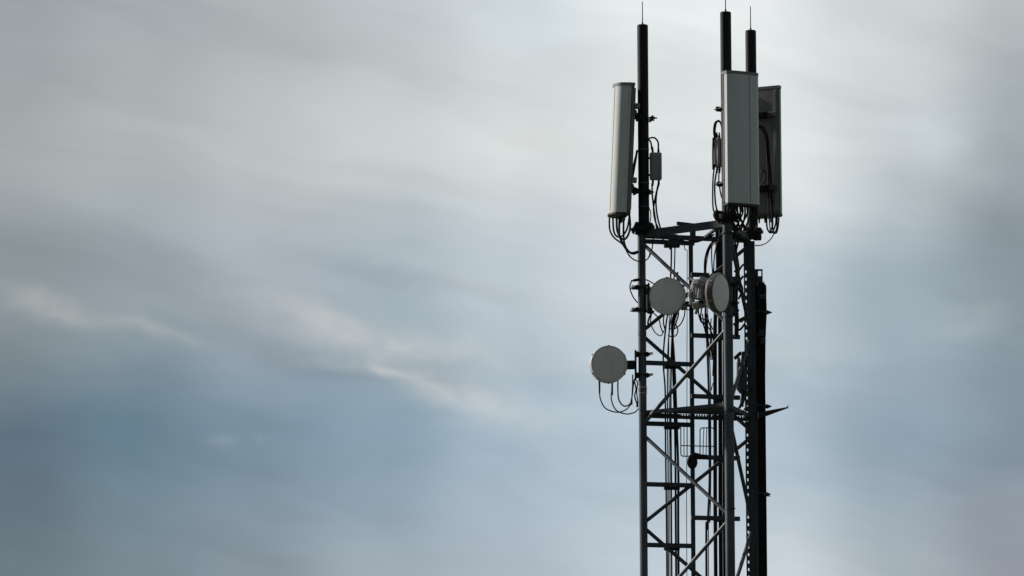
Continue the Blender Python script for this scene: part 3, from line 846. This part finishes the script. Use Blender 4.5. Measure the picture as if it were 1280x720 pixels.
# amplifier on the left pole
lab = 'thin black jumper cable joined to the amplifier box on the left pole'; gp = 'jumper cables at the left amplifier box'
Y = YA - .03
for pts in ([(814.6, 187), (813.8, 179), (811, 175), (806, 178)], [(823, 187), (822.6, 178), (818.5, 172.5), (813, 172.5), (807, 175)],
            [(815, 229), (815.5, 245), (818, 266), (821, 286)], [(824, 229), (821, 240), (820, 255), (822, 272), (826, 287)], [(823, 229), (818.5, 250), (817, 262), (819, 276), (824, 288)]):
    cable('jumper_cable', [(x, y, Y - .02 * i) for i, (x, y) in enumerate(pts)], .011, lab, gp)
cable('jumper_cable', [(810, 258, YA - .09), (813, 264, YA - .08), (813.5, 272, YA - .08), (812, 280, YA - .08)], .007, 'short thin wire beside the left pole just above its flange', None)
# front panel
lab = 'black jumper cable looping beside the left edge of the front panel antenna'; gp = 'jumper cables beside the front panel'
Y = YB + .10
for pts, r in (([(896, 176), (893.5, 165), (895, 154), (898.5, 151), (902, 157), (903, 170)], .013),
               ([(894.5, 178), (892.2, 166), (893.2, 155), (896.5, 151.5), (901, 154), (903, 162)], .010),
               ([(893.5, 205), (891.2, 225), (891, 255), (893, 266), (897, 271), (903, 268), (905, 258)], .010),
               ([(896, 212), (893.5, 230), (894, 250), (896, 262), (899, 268)], .011),
               ([(899, 212), (898.5, 225), (900.5, 240), (902.5, 248)], .009),
               ([(891.6, 172), (891.2, 190), (891.4, 212)], .012)):
    cable('jumper_cable', [(x, y, Y + .015 * (i % 2)) for i, (x, y) in enumerate(pts)], r, lab, gp)
lab = 'black jumper cable hanging from the underside of the front panel antenna'; gp = 'jumper cables under the front panel'
Y = YB - .2
for x0_, x2_ in ((913, 918), (919, 912), (925, 920), (931, 926), (938, 930), (943, 938), (916, 926), (928, 917), (910, 921), (922, 931), (934, 922), (946, 941), (918, 934)):
    cable('jumper_cable', [(x0_, 257 + (x0_ - 905) * .07, Y), (x0_ + .3, 266, Y), ((x0_ + x2_) / 2 + 1, 277, Y + .25), (x2_, 288, Y + .6)], .012, lab, gp)
cable('jumper_cable', [(897, 264, YB), (894, 268, YB - .04), (896.5, 273, YB - .06), (902, 272, YB - .04), (904, 266, YB)], .030, 'small black coil of cable at the left foot of the tallest pole', None)
# rear right panel
lab = 'black jumper cable hanging down the back of the right panel antenna'; gp = 'jumper cables on the right panel back'
for pts, r in (([(946, 157), (950, 157.5), (955, 161), (959.5, 174), (961.5, 200), (963.5, 225), (965, 262), (965.5, 282), (962, 290)], .013),
               ([(947, 159), (953, 163), (957.5, 178), (959.5, 205), (960.5, 240), (961, 274)], .010),
               ([(951, 217), (953, 213), (956, 216), (955.5, 224), (952, 230), (949, 234)], .009)):
    cable('jumper_cable', [(x, y, YC + .22) for x, y in pts], r, lab, gp)
lab = 'thin black cable looping below the right panel antenna'; gp = 'cable loops under the right panel'
for pts, r in (([(958.2, 272), (958.8, 284), (962, 290.5), (966, 289), (969.5, 280), (970, 272)], .011),
               ([(964.5, 272), (965.5, 284), (968, 291), (971, 290), (973, 280), (973.6, 272)], .010),
               ([(961.5, 274), (963, 287), (967, 291.5), (970.5, 286), (971.8, 272)], .008)):
    cable('jumper_cable', [(x, y, YC + .30) for x, y in pts], r, lab, gp)
cable('jumper_cable', [(968, 291, YC + .28), (964, 298, YC + .2), (957.5, 304, YC + .1), (951, 306.5, YC), (944, 307, YC - .05)], .007, 'single thin cable curving from the right panel down to the perforated leg', None)
cable('jumper_cable', [(948, 288, YC - .2), (946, 294, YC - .15), (944, 299, YC - .1)], .010, 'short thin cable under the right pole flange', None)
cable('jumper_cable', [(931, 305, 80.5), (931.5, 318, 80.5), (933.5, 327, 80.6)], .008, 'short wire hanging beside the top of the perforated leg', None)
# lowest dish
def Z6(pts, Y, ox=720, oy=420): return [(ox + x / 6, oy + y / 6, Y) for x, y in pts]
lab = 'thin black cable looping below the lowest dish to the left leg'; gp = 'cables below the lowest dish'
for pts, r in (([(172, 320), (175, 400), (185, 480), (225, 545), (310, 572), (375, 552), (412, 512)], .008),
               ([(270, 330), (268, 400), (266, 480), (300, 555), (370, 584), (435, 575), (470, 545)], .008),
               ([(315, 310), (314, 400), (322, 480), (360, 525), (405, 508), (422, 440), (432, 350), (440, 320)], .009),
               ([(425, 290), (424, 380), (418, 490)], .008), ([(436, 330), (450, 400), (440, 450), (462, 520)], .009), ([(442, 325), (462, 350), (455, 420), (465, 500)], .008)):
    cable('jumper_cable', [(a, b, 80.08 + .012 * i) for i, (a, b, c) in enumerate(Z6(pts, 80))], r, lab, gp)
for (px, py) in ((749.4, 481), (765.3, 484)):
    m = MB(); m.cyl(P(px, py - 6, 80.05), P(px, py + 10, 80.05), .014, n=10); m.build('connector', M['pole'], d3, True)
for (px, py) in ((789.4, 503), (796.6, 506)):
    m = MB(); m.cyl(P(px, py - 4, 80.12), P(px, py + 3, 80.12), .017, n=10); m.build('connector', M['pole'], d3, True)
# dish between leg and rail
lab = 'thin black cable curling around the dish between the left leg and the rear rail'; gp = 'cables around the middle dish'
for pts, r in (([(402, 352), (365, 300), (345, 240), (355, 195), (400, 172), (470, 180), (530, 212)], .008),
               ([(525, 410), (495, 450), (480, 500), (490, 540)], .012), ([(520, 425), (560, 470), (575, 530), (592, 575)], .008),
               ([(505, 440), (500, 500), (530, 570), (575, 598), (600, 560)], .007),
               ([(708, 400), (706, 450), (690, 500), (675, 545)], .010), ([(758, 395), (752, 450), (725, 510), (680, 545), (640, 545)], .008),
               ([(690, 515), (704, 555), (690, 595), (655, 605), (630, 590)], .008), ([(600, 440), (596, 500), (610, 560)], .009),
               ([(840, 395), (800, 405), (765, 400)], .007)):
    cable('jumper_cable', Z6(pts, 80.22, 730, 320), r, lab, gp)
m = MB()
for (px, py) in ((794, 350), (793, 360), (793, 388)):
    m.cyl(P(px - 2.5, py + .6, YA - .08), P(px + 6, py - .6, YA - .08), .022, n=10)
    m.cyl(P(px - 5.5, py + 1.0, YA - .08), P(px - 2, py + .6, YA - .08), .009, n=8)
m.build('clamp_bolt', M['pole'], d1, True)
m = MB(); m.box(P(810.5, 374, YA - .06), (.075, .14, .40), None, .02); m.box(P(812, 388, YA - .06), (.09, .12, .10), None, .02)
m.build('mount_block', M['pole'], d1, True)
m = MB(); m.box(P(855.5, 356, 80.1), (.05, .08, .05), Matrix.Rotation(R(30), 3, 'Y'), .01); m.box(P(853.5, 351.5, 80.1), (.03, .06, .04), None, .006)
m.box(P(856, 384.5, 80.1), (.07, .08, .07), None, .01); m.build('housing', M['unit'], d1, True)
m = MB(); m.beam(P(856, 369, 80.2), P(868, 366, RY - .04), .05, .055); m.beam(P(855, 381, 80.2), P(866, 381, RY - .04), .05, .06)
m.box(P(854, 384, 80.16), (.07, .06, .09), None, .01); m.build('stay_bar', M['pole'], d1, True)
cable('jumper_cable', [(786, 318, YA - .09), (791, 324, YA - .09), (798, 326.5, YA - .09), (806, 326, YA - .09), (811, 321, YA - .09), (813, 312, YA - .08)], .006, 'thin wire loop around the left leg above the middle dish', None)
# narrow dish cables
lab = 'thin black cable dropping behind the narrow right-turned dish'; gp = 'cables behind the narrow dish'
for pts, r in (([(877, 385), (876, 398), (880, 408), (884, 425), (887, 445)], .009), ([(881, 392), (882, 410), (888, 425), (890, 445)], .007),
               ([(885, 395), (884, 410), (886, 430), (889, 450)], .008), ([(889, 398), (888, 412), (890, 428), (891, 445)], .007),
               ([(876, 380), (873, 390), (876, 402), (882, 405)], .007)):
    cable('jumper_cable', [(x, y, 79.6) for x, y in pts], r, lab, gp)
cable('jumper_cable', [(890, 483, 80.3), (889, 488, 80.3), (891, 480, 80.25), (893, 476, 80.3)], .006, 'tiny bent wire left of the thick feeder cables above the platform', None)
# tape rings on the left leg
for py in (484.5, 491.5):
    p = at_leg(LA, py); m = MB(); m.cyl(p - Vector((0, 0, .012)), p + Vector((0, 0, .012)), .067, n=28); m.build('band', M['tape'], legA, True)

# ------------------------------------------------------------------ wire guard and coil at the rear rail
YW = RY - .10
m = MB()
def loop(x0_, x1_, y0_, y1_, rr, r=.006):
    pts = []
    for (cx, cy, a0) in ((x1_ - rr, y0_ + rr, -90), (x1_ - rr, y1_ - rr, 0), (x0_ + rr, y1_ - rr, 90), (x0_ + rr, y0_ + rr, 180)):
        for k in range(5):
            a = R(a0 + 22.5 * k); pts.append(P(cx + rr * math.cos(a), cy + rr * math.sin(a), YW))
    m.tube(pts + [pts[0]], r)
loop(851, 863.5, 531, 570.3, 3, .0085); loop(875, 893, 534.8, 571, 3.5, .0085)
for x in (855.0, 859.0): m.tube([P(x, 532, YW), P(x, 569.8, YW)], .0065)
for x0_, x1_ in ((878.6, 879.8), (882.6, 883.4), (886.8, 887.2)): m.tube([P(x0_, 570, YW), P(x1_, 535.4, YW)], .0065)
m.tube([P(851, 557.0, YW), P(893, 558, YW)], .008)
tag(m.build('wire_guard', M['steel']), 'small rounded wire guard frame fixed on the rear rail below the platform', 'wire guard')
m = MB(); pts = []
for k in range(25):
    a = 2 * math.pi * k / 24; pts.append(P(865.4 + 4.2 * math.cos(a), 577.5 + 6.5 * math.sin(a), YW - .03))
m.tube(pts, .031, 10)
m.tube([P(865, 571, YW - .03), P(869, 568, YW - .02), P(876, 570.5, YW), P(884, 571, YW + .03)], .033, 10)
tag(m.build('cable_coil', M['rubber']), 'small black ring of coiled cable on the rear rail below the wire guard', 'cable coil')
